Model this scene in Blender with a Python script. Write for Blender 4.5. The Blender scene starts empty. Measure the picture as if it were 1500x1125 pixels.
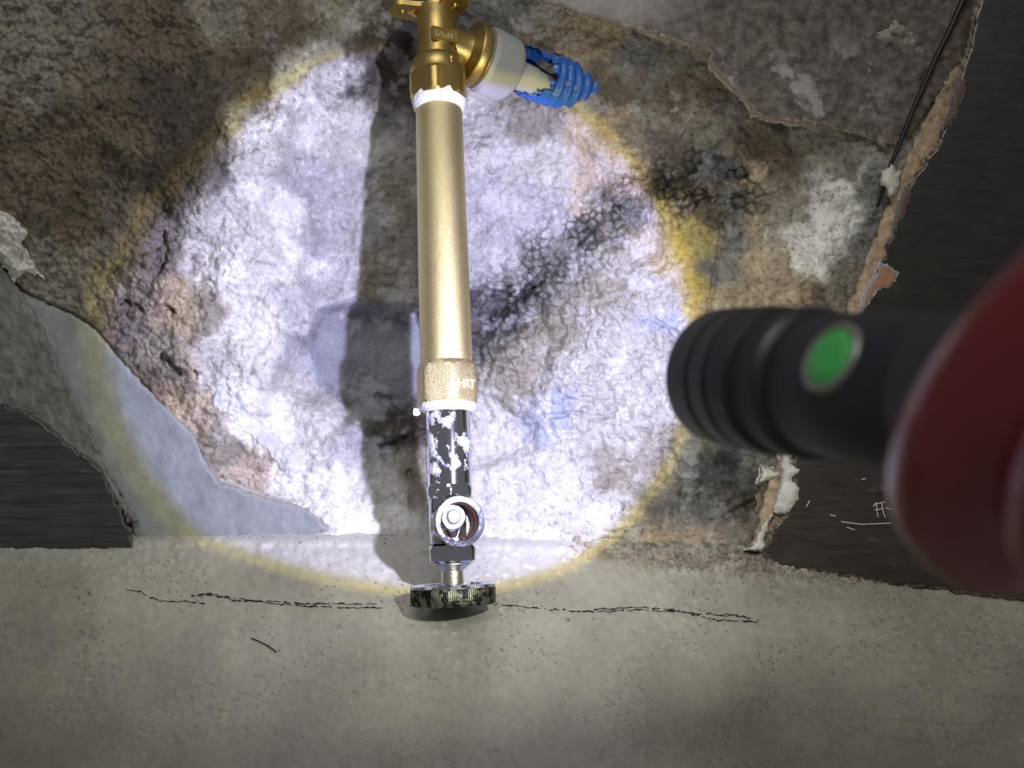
import bpy, bmesh, math, random
import numpy as np
from mathutils import Vector, Matrix

# ------------------------------------------------------------------ camera, light, exposure
CH = 0.2            # camera height
FP = 1300.0         # focal length in pixels of a 1500 px wide frame
SC = bpy.context.scene
COL = SC.collection

def P(px, py, Y):
    """world point seen at (px, py) of the photograph at depth Y"""
    return Vector(((px-750)/FP*Y, Y, CH-(py-562.5)/FP*Y))

cam = bpy.data.cameras.new('camera'); camo = bpy.data.objects.new('camera', cam)
COL.objects.link(camo); camo.location = (0, 0, CH); camo.rotation_euler = (math.pi/2, 0, 0)
cam.sensor_width = 36; cam.lens = FP*36/1500; cam.clip_start = 0.005
cam.dof.use_dof = True; cam.dof.focus_distance = 0.455; cam.dof.aperture_fstop = 9.5
SC.camera = camo
SC.view_settings.view_transform = 'Standard'; SC.view_settings.look = 'None'
SC.view_settings.gamma = 1; SC.view_settings.use_curve_mapping = False
SC.view_settings.exposure = 0.0

wd = bpy.data.worlds.new('world'); SC.world = wd; wd.use_nodes = True
wd.node_tree.nodes['Background'].inputs[0].default_value = (1.0, 0.97, 0.93, 1)
wd.node_tree.nodes['Background'].inputs[1].default_value = 0.15

TF = Vector((0.057, 0.24, CH+0.002))                 # centre of the torch's front rim
BEAM = (P(648, 506, .52)-TF).normalized()            # where the torch points
TB = Vector((.33, -.94, -.05)).normalized()          # torch axis, towards its tail

def spot(name, energy, size, blend, colour, radius=.003):
    l = bpy.data.lights.new(name, 'SPOT'); l.energy = energy; l.spot_size = math.radians(size)
    l.spot_blend = blend; l.color = colour; l.shadow_soft_size = radius
    o = bpy.data.objects.new(name, l); COL.objects.link(o)
    o.location = TF+BEAM*.006
    o.rotation_euler = BEAM.to_track_quat('-Z', 'Y').to_euler()
    return o
spot('torch_beam', 5.2, 60, .08, (.31, .36, 1.0))
spot('torch_beam_fringe', 1.9, 62.6, .05, (1.0, .80, .10))
spot('torch_spill', 1.5, 128, 1.0, (1.0, .97, .88), .006)
def area(name, loc, target, size, energy, colour):
    l = bpy.data.lights.new(name, 'AREA'); l.energy = energy; l.size = size; l.color = colour
    o = bpy.data.objects.new(name, l); COL.objects.link(o); o.location = loc
    o.rotation_euler = (Vector(target)-Vector(loc)).to_track_quat('-Z', 'Y').to_euler()
area('fill_light', (-.05, -.45, .95), (0, .5, .15), .45, 3.6, (1, .95, .88))  # added soft fill from above and behind the camera, no lamp seen there

# ------------------------------------------------------------------ numeric helpers
def noise2(x, y, seed):
    rs = np.random.RandomState(seed); g = rs.rand(256, 256)*2*np.pi
    gx, gy = np.cos(g), np.sin(g)
    xi = np.floor(x).astype(int); yi = np.floor(y).astype(int)
    xf = x-xi; yf = y-yi
    u = xf*xf*xf*(xf*(xf*6-15)+10); v = yf*yf*yf*(yf*(yf*6-15)+10)
    def d(i, j):
        a = (xi+i) % 256; b = (yi+j) % 256
        return gx[a, b]*(xf-i)+gy[a, b]*(yf-j)
    n0 = d(0, 0)*(1-u)+d(1, 0)*u; n1 = d(0, 1)*(1-u)+d(1, 1)*u
    return (n0*(1-v)+n1*v)*1.4
def fbm(x, y, scale, oct=4, seed=1, gain=.5):
    r = 0; a = 1
    for k in range(oct):
        r = r+a*noise2(x/scale+17.3*k, y/scale+5.1*k, seed+k); scale /= 2.03; a *= gain
    return r
def worley(x, y, scale, seed):
    rs = np.random.RandomState(seed); jx = rs.rand(256, 256); jy = rs.rand(256, 256)
    x = x/scale; y = y/scale
    xi = np.floor(x).astype(int); yi = np.floor(y).astype(int)
    f1 = np.full(x.shape, 9.); f2 = np.full(x.shape, 9.)
    for i in (-1, 0, 1):
        for j in (-1, 0, 1):
            a = (xi+i) % 256; b = (yi+j) % 256
            d = np.hypot(xi+i+jx[a, b]-x, yi+j+jy[a, b]-y)
            f2 = np.where(d < f1, f1, np.minimum(f2, d)); f1 = np.minimum(f1, d)
    return f1, f2
def sstep(a, b, x):
    t = np.clip((x-a)/(b-a), 0, 1); return t*t*(3-2*t)
def sdpoly(x, y, poly):
    """signed distance to a polygon, negative inside"""
    d = np.full(x.shape, 1e9); ins = np.zeros(x.shape, bool)
    n = len(poly)
    for i in range(n):
        ax, ay = poly[i]; bx, by = poly[(i+1) % n]
        ex, ey = bx-ax, by-ay; L = ex*ex+ey*ey+1e-9
        t = np.clip(((x-ax)*ex+(y-ay)*ey)/L, 0, 1)
        d = np.minimum(d, np.hypot(x-ax-t*ex, y-ay-t*ey))
        if ay != by:
            c = ((ay > y) != (by > y)) & (x < (bx-ax)*(y-ay)/(by-ay)+ax)
            ins ^= c
    return np.where(ins, -d, d)
def sdline(x, y, pts):
    d = np.full(x.shape, 1e9)
    for (ax, ay), (bx, by) in zip(pts[:-1], pts[1:]):
        ex, ey = bx-ax, by-ay; L = ex*ex+ey*ey+1e-9
        t = np.clip(((x-ax)*ex+(y-ay)*ey)/L, 0, 1)
        d = np.minimum(d, np.hypot(x-ax-t*ex, y-ay-t*ey))
    return d
def blend(x, y, pts, power=3.0, soft=40):
    """Shepard interpolation of values at scattered points"""
    num = 0; den = 0
    for p in pts:
        w = 1/((x-p[0])**2+(y-p[1])**2+soft*soft)**power
        v = np.array(p[2:]) if len(p) > 3 else p[2]
        num = num+(w[..., None]*v if len(p) > 3 else w*v); den = den+w
    return num/(den[..., None] if len(pts[0]) > 3 else den)

def link(o, parent=None, kind=None, label=None, cat=None, group=None):
    COL.objects.link(o)
    if parent is not None: o.parent = parent
    if kind: o['kind'] = kind
    if label: o['label'] = label
    if cat: o['category'] = cat
    if group: o['group'] = group
    return o
def empty(name, M, label, cat, group=None):
    o = bpy.data.objects.new(name, None); o.empty_display_size = .01
    o.matrix_world = M
    return link(o, None, None, label, cat, group)
def fastmesh(name, V, F, mat, colour=None, smooth=True):
    me = bpy.data.meshes.new(name)
    V = np.asarray(V, np.float32); F = np.asarray(F, np.int32); k = F.shape[1]
    me.vertices.add(len(V)); me.vertices.foreach_set('co', V.ravel())
    me.loops.add(F.size); me.loops.foreach_set('vertex_index', F.ravel())
    me.polygons.add(len(F)); me.polygons.foreach_set('loop_start', np.arange(0, F.size, k, dtype=np.int32))
    me.polygons.foreach_set('loop_total', np.full(len(F), k, np.int32))
    me.update(calc_edges=True)
    me.polygons.foreach_set('use_smooth', np.full(len(F), smooth))
    if colour is not None:
        a = me.color_attributes.new('pigment', 'FLOAT_COLOR', 'POINT')
        c = np.ones((len(V), 4), np.float32); c[:, :3] = colour
        a.data.foreach_set('color', c.ravel())
    me.materials.append(mat); me.validate()
    return bpy.data.objects.new(name, me)
def relief(name, x0, x1, y0, y1, step, depth, colour, mat, keep=None, stepy=None):
    """a surface over a range of directions with its own depth everywhere"""
    nx = int((x1-x0)/step)+1; ny = int((y1-y0)/(stepy or step))+1
    X, Y = np.meshgrid(np.linspace(x0, x1, nx), np.linspace(y0, y1, ny))
    D = depth(X, Y); C = colour(X, Y) if callable(colour) else None
    V = np.stack([(X-750)/FP*D, D, CH-(Y-562.5)/FP*D], -1).reshape(-1, 3)
    idx = np.arange(nx*ny).reshape(ny, nx)
    F = np.stack([idx[:-1, :-1], idx[1:, :-1], idx[1:, 1:], idx[:-1, 1:]], -1)
    if keep is not None:
        K = keep(X, Y); m = K[:-1, :-1] & K[1:, :-1] & K[1:, 1:] & K[:-1, 1:]
        F = F[m]
        used, inv = np.unique(F.ravel(), return_inverse=True)
        V = V[used]; F = inv.reshape(-1, 4)
        if C is not None: C = C.reshape(-1, 3)[used]
    F = F.reshape(-1, 4)
    return fastmesh(name, V, F, mat, C.reshape(-1, 3) if C is not None else None)

# ------------------------------------------------------------------ materials
def mat(name, colour=(.5, .5, .5), rough=.6, metal=0, bump=None, var=None, spec=.5, attr=None, coat=0, emis=None, trans=0):
    m = bpy.data.materials.new(name); m.use_nodes = True; nt = m.node_tree; N = nt.nodes; L = nt.links
    b = N['Principled BSDF']; b.inputs['Base Color'].default_value = (*colour, 1)
    b.inputs['Roughness'].default_value = rough; b.inputs['Metallic'].default_value = metal
    b.inputs['Specular IOR Level'].default_value = spec; b.inputs['Coat Weight'].default_value = coat
    b.inputs['Transmission Weight'].default_value = trans
    if emis: b.inputs['Emission Color'].default_value = (*emis[0], 1); b.inputs['Emission Strength'].default_value = emis[1]
    tc = N.new('ShaderNodeTexCoord'); src = None
    if attr:
        a = N.new('ShaderNodeAttribute'); a.attribute_name = attr; src = a.outputs['Color']
    if var:     # (scale, other colour, low, high)
        n = N.new('ShaderNodeTexNoise'); n.inputs['Scale'].default_value = var[0]; n.inputs['Detail'].default_value = 6
        L.new(tc.outputs['Object'], n.inputs['Vector'])
        r = N.new('ShaderNodeMapRange'); r.inputs[1].default_value = var[2]; r.inputs[2].default_value = var[3]
        L.new(n.outputs['Fac'], r.inputs[0])
        mx = N.new('ShaderNodeMix'); mx.data_type = 'RGBA'
        L.new(r.outputs[0], mx.inputs[0])
        if src: L.new(src, mx.inputs[6])
        else: mx.inputs[6].default_value = (*colour, 1)
        if src and len(var) > 4:
            mx.blend_type = 'MULTIPLY'
        mx.inputs[7].default_value = (*var[1], 1); src = mx.outputs[2]
    if src: L.new(src, b.inputs['Base Color'])
    if bump:    # list of (scale, distance)
        prev = None
        for s, d in bump:
            n = N.new('ShaderNodeTexNoise'); n.inputs['Scale'].default_value = s; n.inputs['Detail'].default_value = 5
            L.new(tc.outputs['Object'], n.inputs['Vector'])
            bp = N.new('ShaderNodeBump'); bp.inputs['Distance'].default_value = d; bp.inputs['Strength'].default_value = 1
            L.new(n.outputs['Fac'], bp.inputs['Height'])
            if prev: L.new(prev.outputs[0], bp.inputs['Normal'])
            prev = bp
        L.new(prev.outputs[0], b.inputs['Normal'])
    return m
M_WALL = mat('broken_mortar', rough=.82, attr='pigment', bump=[(300, .0012), (1100, .0006)], var=(500, (.86, .85, .84), .5, .7, 1), spec=.3)
M_FLOOR = mat('cement_ledge', rough=.5, attr='pigment', bump=[(900, .00022), (90, .0006)], spec=.4)
M_SHEET = mat('grey_plaster', rough=.55, attr='pigment', bump=[(700, .0003), (60, .0008)], spec=.4)
M_ROUGHSHEET = mat('grey_adhesive_mortar', rough=.6, attr='pigment', bump=[(350, .0012), (60, .002)], spec=.4)
M_PANEL = mat('dark_glazed_panel', rough=.28, attr='pigment', bump=[(250, .0001)], spec=.5)
M_WHITE = mat('white_plaster', (.75, .75, .72), .6, bump=[(300, .0006)])
M_BRASS = mat('cast_brass', (.52, .39, .15), .38, 1, bump=[(1600, .00012)], var=(60, (.42, .30, .09), .45, .7))
M_BLAST = mat('sandblasted_brass', (.76, .66, .36), .42, 1, bump=[(3000, .00025)], var=(2600, (.50, .43, .22), .5, .65))
M_NUT = mat('sandblasted_brass_nut', (.66, .57, .34), .42, 1, bump=[(2200, .0004)], var=(1800, (.42, .35, .2), .5, .65))
M_TAPE = mat('white_thread_tape', (.78, .78, .8), .5, bump=[(600, .0008)])
M_PLUG = mat('white_plastic_plug', (.26, .26, .28), .5)
M_CHROME = mat('chrome', (.56, .59, .70), .08, 1, bump=[(150, .0002)])  # blue tint puts the blue light it reflects into the base colour
M_STEM = mat('dull_zinc', (.62, .62, .62), .3, 1, bump=[(900, .0002)])
M_PNUT = mat('grey_white_plastic', (.36, .37, .38), .42, var=(30, (.30, .31, .32), .4, .7))
M_PEX = mat('milky_plastic_tube', (.42, .44, .42), .35)
M_BLUE = mat('blue_conduit', (.025, .13, .50), .35, bump=[(500, .0004)], var=(220, (.30, .30, .28), .60, .70))
M_BLACK = mat('black_anodised', (.014, .015, .026), .42, 0, spec=.5)
M_BLACKG = mat('black_groove', (.004, .004, .005), .6)
M_GREEN = mat('green_rubber', (.06, .42, .10), .5)
M_RING = mat('grey_button_ring', (.22, .24, .22), .4, .3)
M_GLASS = mat('torch_lens', (.9, .95, 1), .05, trans=1)
M_GLOVE = mat('red_rubber_glove', (.13, .004, .010), .3, spec=.6, coat=.15, bump=[(70, .0012)])
M_STRIPE = mat('black_stripe', (.01, .01, .01), .5)
M_COPPER = mat('copper_thread', (.30, .19, .13), .45, 1)
M_CRACK = mat('dark_crack', (.015, .015, .02), .9)
M_STONE = mat('mortar_crumb', (.30, .27, .22), .85, var=(60, (.50, .46, .40), .45, .6), bump=[(600, .0008)])
# chrome with lime crust
def crust_chrome():
    m = mat('limed_chrome', (.62, .66, .78), .1, 1, bump=None)  # base tinted blue for reflected torch light
    nt = m.node_tree; N = nt.nodes; L = nt.links; b = N['Principled BSDF']
    tc = N.new('ShaderNodeTexCoord'); n = N.new('ShaderNodeTexNoise'); n.inputs['Scale'].default_value = 75
    n.inputs['Detail'].default_value = 8; n.inputs['Roughness'].default_value = .65
    L.new(tc.outputs['Object'], n.inputs['Vector'])
    r = N.new('ShaderNodeMapRange'); r.inputs[1].default_value = .55; r.inputs[2].default_value = .63
    L.new(n.outputs['Fac'], r.inputs[0])
    s = N.new('ShaderNodeMapRange'); s.inputs[3].default_value = 1; s.inputs[4].default_value = 0
    L.new(r.outputs[0], s.inputs[0]); L.new(s.outputs[0], b.inputs['Metallic'])
    q = N.new('ShaderNodeMapRange'); q.inputs[3].default_value = .08; q.inputs[4].default_value = .7
    L.new(r.outputs[0], q.inputs[0]); L.new(q.outputs[0], b.inputs['Roughness'])
    bp = N.new('ShaderNodeBump'); bp.inputs['Distance'].default_value = .0006; L.new(r.outputs[0], bp.inputs['Height'])
    L.new(bp.outputs[0], b.inputs['Normal'])
    return m
M_LIMED = crust_chrome()
def knurl_mat():
    m = mat('dirty_knurled_metal', (.20, .20, .15), .35, .8, var=(260, (.02, .02, .025), .45, .55), bump=[(800, .0003)])
    return m
M_KNURL = knurl_mat()

# ------------------------------------------------------------------ polygons of the wall layers, as seen
SHEET_A = [(-200, 250), (-60, 330), (0, 381), (27, 424), (59, 472), (85, 531), (115, 595), (139, 643), (160, 701), (205, 766), (187, 764),
           (165, 728), (144, 685), (96, 653), (53, 616), (0, 595), (-60, 560), (-200, 500)]
SHEET_B = [(-40, 370), (32, 427), (64, 443), (107, 461), (139, 483), (165, 515), (197, 552), (229, 584), (267, 621), (285, 640),
           (299, 675), (320, 707), (373, 727), (453, 746), (480, 775), (420, 800), (203, 800), (176, 723), (120, 640), (60, 520)]
PANEL_L = [(-260, 440), (-100, 530), (0, 590), (53, 610), (96, 647), (144, 680), (165, 722), (190, 775), (196, 800), (-260, 830)]
PANEL_R = [(1470, -200), (1436, -10), (1418, 70), (1408, 100), (1395, 160), (1375, 205), (1350, 240), (1335, 260), (1322, 292), (1308, 330),
           (1295, 370), (1280, 408), (1264, 450), (1225, 520), (1190, 590), (1165, 650), (1160, 690), (1163, 722), (1150, 750), (1132, 775), (1114, 803),
           (1135, 830), (1350, 860), (1500, 880), (1800, 930), (1800, -200)]
SLAB = [(760, -200), (770, -20), (800, 2), (860, 20), (950, 45), (1041, 73), (1049, 98), (1071, 124), (1096, 145), (1105, 164), (1139, 173),
        (1177, 177), (1216, 183), (1250, 194), (1300, 215), (1345, 180), (1480, -20), (1500, -200)]
def panel_r_depth(X): return .476-.024*np.clip((X-1120)/400, -.2, 1.6)

# ------------------------------------------------------------------ rough niche
DP = [(-150, 60, .46), (50, 50, .455), (60, 250, .462), (150, 150, .452), (250, 200, .452), (270, 80, .455), (340, 200, .464), (300, 290, .462), (180, 350, .474), (240, 380, .476), (150, 430, .488), (250, 500, .490), (220, 540, .494),
      (300, 400, .488), (350, 320, .484), (390, 180, .478), (420, 80, .474), (480, 20, .472), (530, 20, .485), (380, 20, .462),
      (300, 620, .498), (350, 560, .501), (400, 450, .508), (420, 320, .515), (460, 220, .520), (520, 120, .522),
      (500, 280, .535), (560, 300, .540), (600, 200, .538), (500, 400, .540), (560, 400, .545), (510, 500, .560), (560, 520, .566), (600, 560, .562), (470, 560, .548),
      (440, 620, .522), (400, 680, .508), (480, 690, .513), (550, 680, .528), (600, 660, .530), (560, 740, .505), (480, 760, .500), (640, 740, .512), (700, 780, .500),
      (640, 60, .530), (720, 40, .520), (700, 200, .532), (760, 250, .534), (850, 250, .528), (720, 350, .540), (800, 360, .532),
      (700, 450, .545), (740, 440, .542), (850, 420, .520), (920, 360, .516), (760, 540, .522), (720, 620, .525), (850, 560, .508), (900, 480, .510), (950, 620, .500),
      (850, 680, .505), (780, 720, .506), (900, 760, .496), (980, 700, .500), (1000, 560, .500), (1000, 420, .503),
      (1080, 700, .512), (1090, 750, .518), (1050, 760, .515), (1010, 780, .500), (1100, 650, .500), (860, 130, .512), (900, 200, .515), (950, 260, .512), (920, 80, .508),
      (1000, 150, .510), (1050, 220, .512), (1090, 190, .516), (1130, 220, .512), (1150, 300, .503), (1200, 300, .497), (1250, 300, .494), (1180, 400, .495), (1050, 330, .506), (1250, 420, .497),
      (1100, 450, .497), (1200, 600, .500), (1330, 200, .492), (1300, 100, .49), (1150, 60, .492), (1400, 500, .505), (1600, 300, .51), (1600, 700, .50), (-150, 700, .50), (-150, 400, .495)]
def wall_depth(X, Y):
    wx = X+18*fbm(X, Y, 90, 3, 11); wy = Y+18*fbm(X, Y, 90, 3, 21)
    D = blend(wx, wy, DP, 2.2, 22)
    D = D+.0032*fbm(X, Y, 120, 3, 31)+.0026*fbm(X, Y, 34, 4, 41, .62)
    # slant through the niche: a hard smooth old face low at the left
    pocket = sstep(8, -10, sdpoly(X, Y, [(470, 455), (540, 448), (615, 452), (640, 560), (590, 600), (520, 600), (470, 560), (455, 500)]))
    D = D*(1-pocket)+pocket*(.556+.00012*(X-500)+.0006*fbm(X, Y, 60, 3, 5))
    D = D+.005*sstep(26, 0, sdline(X, Y+6*fbm(X, Y, 50, 2, 8), [(455, 452), (520, 446), (612, 450)]))*(1-pocket)*-1
    # crumbly aggregate
    f1, f2 = worley(X+6*noise2(X/20, Y/20, 3), Y, 9, 51)
    g1, g2 = worley(X, Y+5*noise2(X/30, Y/30, 4), 21, 52)
    band = sstep(85, 15, sdline(X, Y, [(690, 500), (760, 430), (850, 350), (950, 285), (1070, 270)]))
    low = sstep(200, 30, np.hypot((X-810)*.8, Y-500))
    gr = .25+1.15*band+.7*low
    smoothz = sstep(160, 40, np.hypot(X-760, Y-280))*.7+sstep(120, 30, np.hypot(X-480, (Y-300)*.6))*.7
    gr = gr*(1-np.clip(smoothz, 0, .85))
    h1_, h2_ = worley(X+3*noise2(X/26, Y/26, 13), Y+3*noise2(X/26, Y/26, 14), 13, 58)
    D = D+gr*(.0024*(f1-.45)+.0036*(g1-.45)+.0046*(h1_-.45))+band*.0035*sstep(.25, .02, h2_-h1_)*sstep(-.2, .5, fbm(X, Y, 40, 3, 59))
    left = sstep(470, 250, X)*sstep(700, 560, Y)
    D = D+left*(.0022*(f1-.4)+.002*(g1-.5))
    # dark crevices
    for pts, w, dp in [([(700, 505), (760, 440), (830, 370), (900, 300), (960, 270), (1040, 262)], 7, .003),
                       ([(745, 400), (790, 350), (800, 320)], 4, .004), ([(850, 520), (865, 480)], 4, .004), ([(720, 480), (800, 400)], 7, .006),
                       ([(560, 585), (600, 625), (625, 640)], 12, .006), ([(640, 630), (600, 640), (560, 655)], 6, .005),
                       ([(175, 440), (190, 446)], 5, .006), ([(198, 448), (210, 455)], 5, .006), ([(240, 450), (252, 456)], 5, .006), ([(236, 522), (262, 545)], 6, .008),
                       ([(285, 545), (288, 555)], 4, .006), ([(1040, 770), (1120, 730), (1140, 690)], 8, .008), ([(960, 470), (1010, 500)], 4, .003),
                       ([(740, 615), (840, 605), (900, 610)], 4, .003), ([(600, 690), (607, 770)], 6, .004),
                       ([(1020, 560), (1060, 330), (1130, 300)], 5, .003), ([(230, 400), (245, 380), (240, 340)], 5, .004)]:
        ds = sdline(X+5*noise2(X/14, Y/14, 66), Y+5*noise2(X/14, Y/14, 67), pts)
        D = D+dp*sstep(w, w*.25, ds)
    # soft lump rows along the foot of the niche
    foot = sstep(730, 790, Y)*sstep(1150, 1090, X)
    D = D*(1-foot)+foot*np.minimum(D, .494+.002*fbm(X, Y, 30, 3, 71))
    # stay behind the layers that lie in front of it
    for poly, y in ((SHEET_A, .497), (SHEET_B, .500), (PANEL_L, .497)):
        ins = sstep(6, -6, sdpoly(X, Y, poly)); D = np.where(ins > 0, np.maximum(D, y*ins+D*(1-ins)), D)
    ins = sstep(20, 0, sdpoly(X, Y, PANEL_R)); D = np.where(ins > 0, np.maximum(D, .505*ins+D*(1-ins)), D)
    return D
ch = (.52, .51, .50); lw = (.68, .67, .66); rg = (.40, .39, .38); lav = (.40, .40, .44); br = (.155, .13, .10); dk = (.085, .072, .062); wg = (.27, .25, .215); tn = (.42, .35, .25)  # beam falloff countered in the colour: lw paler left, rg darker right
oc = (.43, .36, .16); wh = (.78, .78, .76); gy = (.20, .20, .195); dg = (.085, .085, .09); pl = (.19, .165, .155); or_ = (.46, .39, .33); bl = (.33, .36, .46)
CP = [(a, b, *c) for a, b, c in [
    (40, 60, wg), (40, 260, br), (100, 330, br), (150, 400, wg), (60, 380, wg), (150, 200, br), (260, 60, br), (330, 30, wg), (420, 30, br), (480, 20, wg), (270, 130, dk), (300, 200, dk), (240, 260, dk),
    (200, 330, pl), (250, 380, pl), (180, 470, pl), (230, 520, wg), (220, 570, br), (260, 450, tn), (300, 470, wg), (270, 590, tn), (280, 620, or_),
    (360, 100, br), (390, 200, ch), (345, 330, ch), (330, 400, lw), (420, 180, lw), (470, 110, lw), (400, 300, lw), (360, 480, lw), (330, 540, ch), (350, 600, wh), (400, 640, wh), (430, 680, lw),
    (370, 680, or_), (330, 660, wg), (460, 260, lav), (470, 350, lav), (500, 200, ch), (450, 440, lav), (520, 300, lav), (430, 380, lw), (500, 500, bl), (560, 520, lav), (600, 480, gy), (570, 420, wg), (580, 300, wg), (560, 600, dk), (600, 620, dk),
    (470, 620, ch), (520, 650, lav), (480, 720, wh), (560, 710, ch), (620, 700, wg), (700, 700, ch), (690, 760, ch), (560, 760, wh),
    (560, 100, dk), (580, 60, dk), (640, 40, gy), (700, 20, gy), (720, 200, ch), (760, 180, wg), (740, 300, lav), (800, 240, ch), (860, 290, or_), (800, 300, lav), (720, 400, lav), (680, 300, lav),  # dk beside the elbow holds the fitting's cast shadow as colour
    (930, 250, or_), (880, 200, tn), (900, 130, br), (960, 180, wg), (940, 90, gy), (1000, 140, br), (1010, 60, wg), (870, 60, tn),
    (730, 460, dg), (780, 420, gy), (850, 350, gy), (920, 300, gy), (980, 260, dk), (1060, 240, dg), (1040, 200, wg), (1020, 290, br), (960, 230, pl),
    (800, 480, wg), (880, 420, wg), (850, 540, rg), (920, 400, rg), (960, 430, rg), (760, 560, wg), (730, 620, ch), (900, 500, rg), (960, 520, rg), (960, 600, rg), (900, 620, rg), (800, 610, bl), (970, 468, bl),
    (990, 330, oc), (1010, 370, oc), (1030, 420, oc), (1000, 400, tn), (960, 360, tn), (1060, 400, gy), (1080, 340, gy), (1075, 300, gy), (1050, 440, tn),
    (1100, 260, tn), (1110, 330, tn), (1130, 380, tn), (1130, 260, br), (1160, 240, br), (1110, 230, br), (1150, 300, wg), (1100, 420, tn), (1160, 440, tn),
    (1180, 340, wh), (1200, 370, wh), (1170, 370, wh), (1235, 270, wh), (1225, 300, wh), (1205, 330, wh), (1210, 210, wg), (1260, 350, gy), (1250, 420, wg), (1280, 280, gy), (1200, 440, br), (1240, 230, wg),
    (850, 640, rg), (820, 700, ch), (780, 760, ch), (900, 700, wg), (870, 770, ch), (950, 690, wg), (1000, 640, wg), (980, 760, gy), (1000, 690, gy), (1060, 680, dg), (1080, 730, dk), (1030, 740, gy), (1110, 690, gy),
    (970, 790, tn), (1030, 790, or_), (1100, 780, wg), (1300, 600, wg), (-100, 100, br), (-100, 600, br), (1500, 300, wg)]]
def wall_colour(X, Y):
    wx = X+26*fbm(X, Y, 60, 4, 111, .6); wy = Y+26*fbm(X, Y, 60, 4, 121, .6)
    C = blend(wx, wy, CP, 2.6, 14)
    inn = sstep(430, 260, np.hypot((X-660)*.95, Y-450))
    v = 1+(.30-.16*inn)*fbm(X, Y, 45, 4, 131, .6)
    sp = fbm(X, Y, 9, 3, 141, .7)
    v = v*(1-(.5-.28*inn)*sstep(.35, .75, sp))*(1+.35*sstep(.35, .8, -sp))
    C = C*np.clip(v, .3, 1.7)[..., None]
    # darker along the crevice and between grains of the crumbly band
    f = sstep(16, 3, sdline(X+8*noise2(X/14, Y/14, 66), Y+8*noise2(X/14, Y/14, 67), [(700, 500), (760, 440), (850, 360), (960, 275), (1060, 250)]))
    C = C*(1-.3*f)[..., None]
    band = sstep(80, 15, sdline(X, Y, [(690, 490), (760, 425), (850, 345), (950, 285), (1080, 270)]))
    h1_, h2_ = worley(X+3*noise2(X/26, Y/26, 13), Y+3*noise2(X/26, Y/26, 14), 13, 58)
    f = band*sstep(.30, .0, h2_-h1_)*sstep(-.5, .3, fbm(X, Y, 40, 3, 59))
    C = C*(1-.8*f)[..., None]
    pk = sstep(8, -10, sdpoly(X, Y, [(470, 455), (540, 448), (615, 452), (640, 560), (590, 600), (520, 600), (470, 560), (455, 500)]))[..., None]
    C = C*(1-pk)+pk*np.array((.27, .275, .33))*(1+.25*fbm(X, Y, 70, 3, 161)+.1*fbm(X, Y, 6, 2, 162))[..., None]
    # efflorescence
    e = sstep(.25, .6, fbm(X, Y, 70, 5, 151, .65))*sstep(1100, 1000, X)*sstep(330, 430, X)
    C = C*(1-.35*e)[..., None]+.35*e[..., None]*np.array((.7, .7, .74))
    return np.clip(C, .01, .9)
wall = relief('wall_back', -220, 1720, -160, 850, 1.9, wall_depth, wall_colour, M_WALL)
link(wall, None, 'structure', 'rough broken-out mortar niche in the wall behind the brass pipe')

# ------------------------------------------------------------------ layers of the wall (slabs with thickness)
def layer(name, poly, front, thick, colour, edge, m, step=2.6, wob=4, wobs=16, bumpy=0, dome=0, domew=20, seed=1, rim=None, label=None, parent=None, bs=14, ew=3.0):
    xs = [p[0] for p in poly]; ys = [p[1] for p in poly]
    wobble = lambda X, Y: sdpoly(X, Y, poly)+wob*fbm(X, Y, wobs, 4, seed+200, .6)
    fr = front if callable(front) else (lambda X, Y: np.full(X.shape, float(front)))
    def depth(X, Y):
        s = wobble(X, Y)
        d = fr(X, Y)-dome*np.sqrt(np.clip(-s/domew, 0, 1))+bumpy*fbm(X, Y, bs, 4, seed+300, .6)
        d = d+.0006*sstep(-4, 0, s)
        return d+thick*np.clip(s/ew, 0, 1)
    def col(X, Y):
        s = wobble(X, Y)
        base = colour(X, Y) if callable(colour) else np.ones(X.shape)[..., None]*np.array(colour)
        base = base*(1+.16*fbm(X, Y, 40, 4, seed+400, .6))[..., None]
        k = sstep(-2.5, 0, s)[..., None]
        r = base
        if rim: k2 = sstep(-rim[1], -rim[1]*.5, s)[..., None]; r = r*(1-k2)+k2*np.array(rim[0])
        return np.clip(r*(1-k)+k*np.array(edge), .003, .9)
    o = relief(name, min(xs)-10, max(xs)+10, min(ys)-10, max(ys)+10, step, depth, col, m, keep=lambda X, Y: wobble(X, Y) < ew+2.5*step)
    return link(o, parent if parent is not None else wall, None, label)

def streaks(base, amp, sx, sy, seed):
    def f(X, Y):
        n = fbm(X/sx, Y/sy, 1, 4, seed, .6)
        sc = sstep(.55, .9, fbm(X/160, Y/3, 1, 3, seed+9, .7))*sstep(.0, .5, fbm(X, Y, 90, 3, seed+5))
        return np.array(base)*(1+amp*n)[..., None]+.06*sc[..., None]
    return f
layer('wall_panel', PANEL_L, .479, .022, streaks((.050, .049, .047), .5, 160, 6, 500), (.10, .095, .085), M_PANEL, wob=3, seed=3,
      label='dark glazed wall panel with scuffs, left below the cut edge')
layer('plaster_layer', SHEET_A, .484, .016, lambda X, Y: np.array((.17, .175, .165))*(1+.3*fbm(X, Y, 20, 4, 77))[..., None]+0*X[..., None], (.24, .235, .22), M_ROUGHSHEET,
      wob=3, bumpy=.0009, seed=7, label='rough grey adhesive mortar strip above the left dark panel')
layer('plaster_layer', SHEET_B, lambda X, Y: .4895+.004*sstep(100, 450, X)-.001*0, .012, (.26, .285, .30), (.36, .36, .33), M_SHEET, wob=2.5, bumpy=.0005, bs=40, seed=9,
      label='smooth pale blue-grey plaster sheet reaching into the niche')
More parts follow.
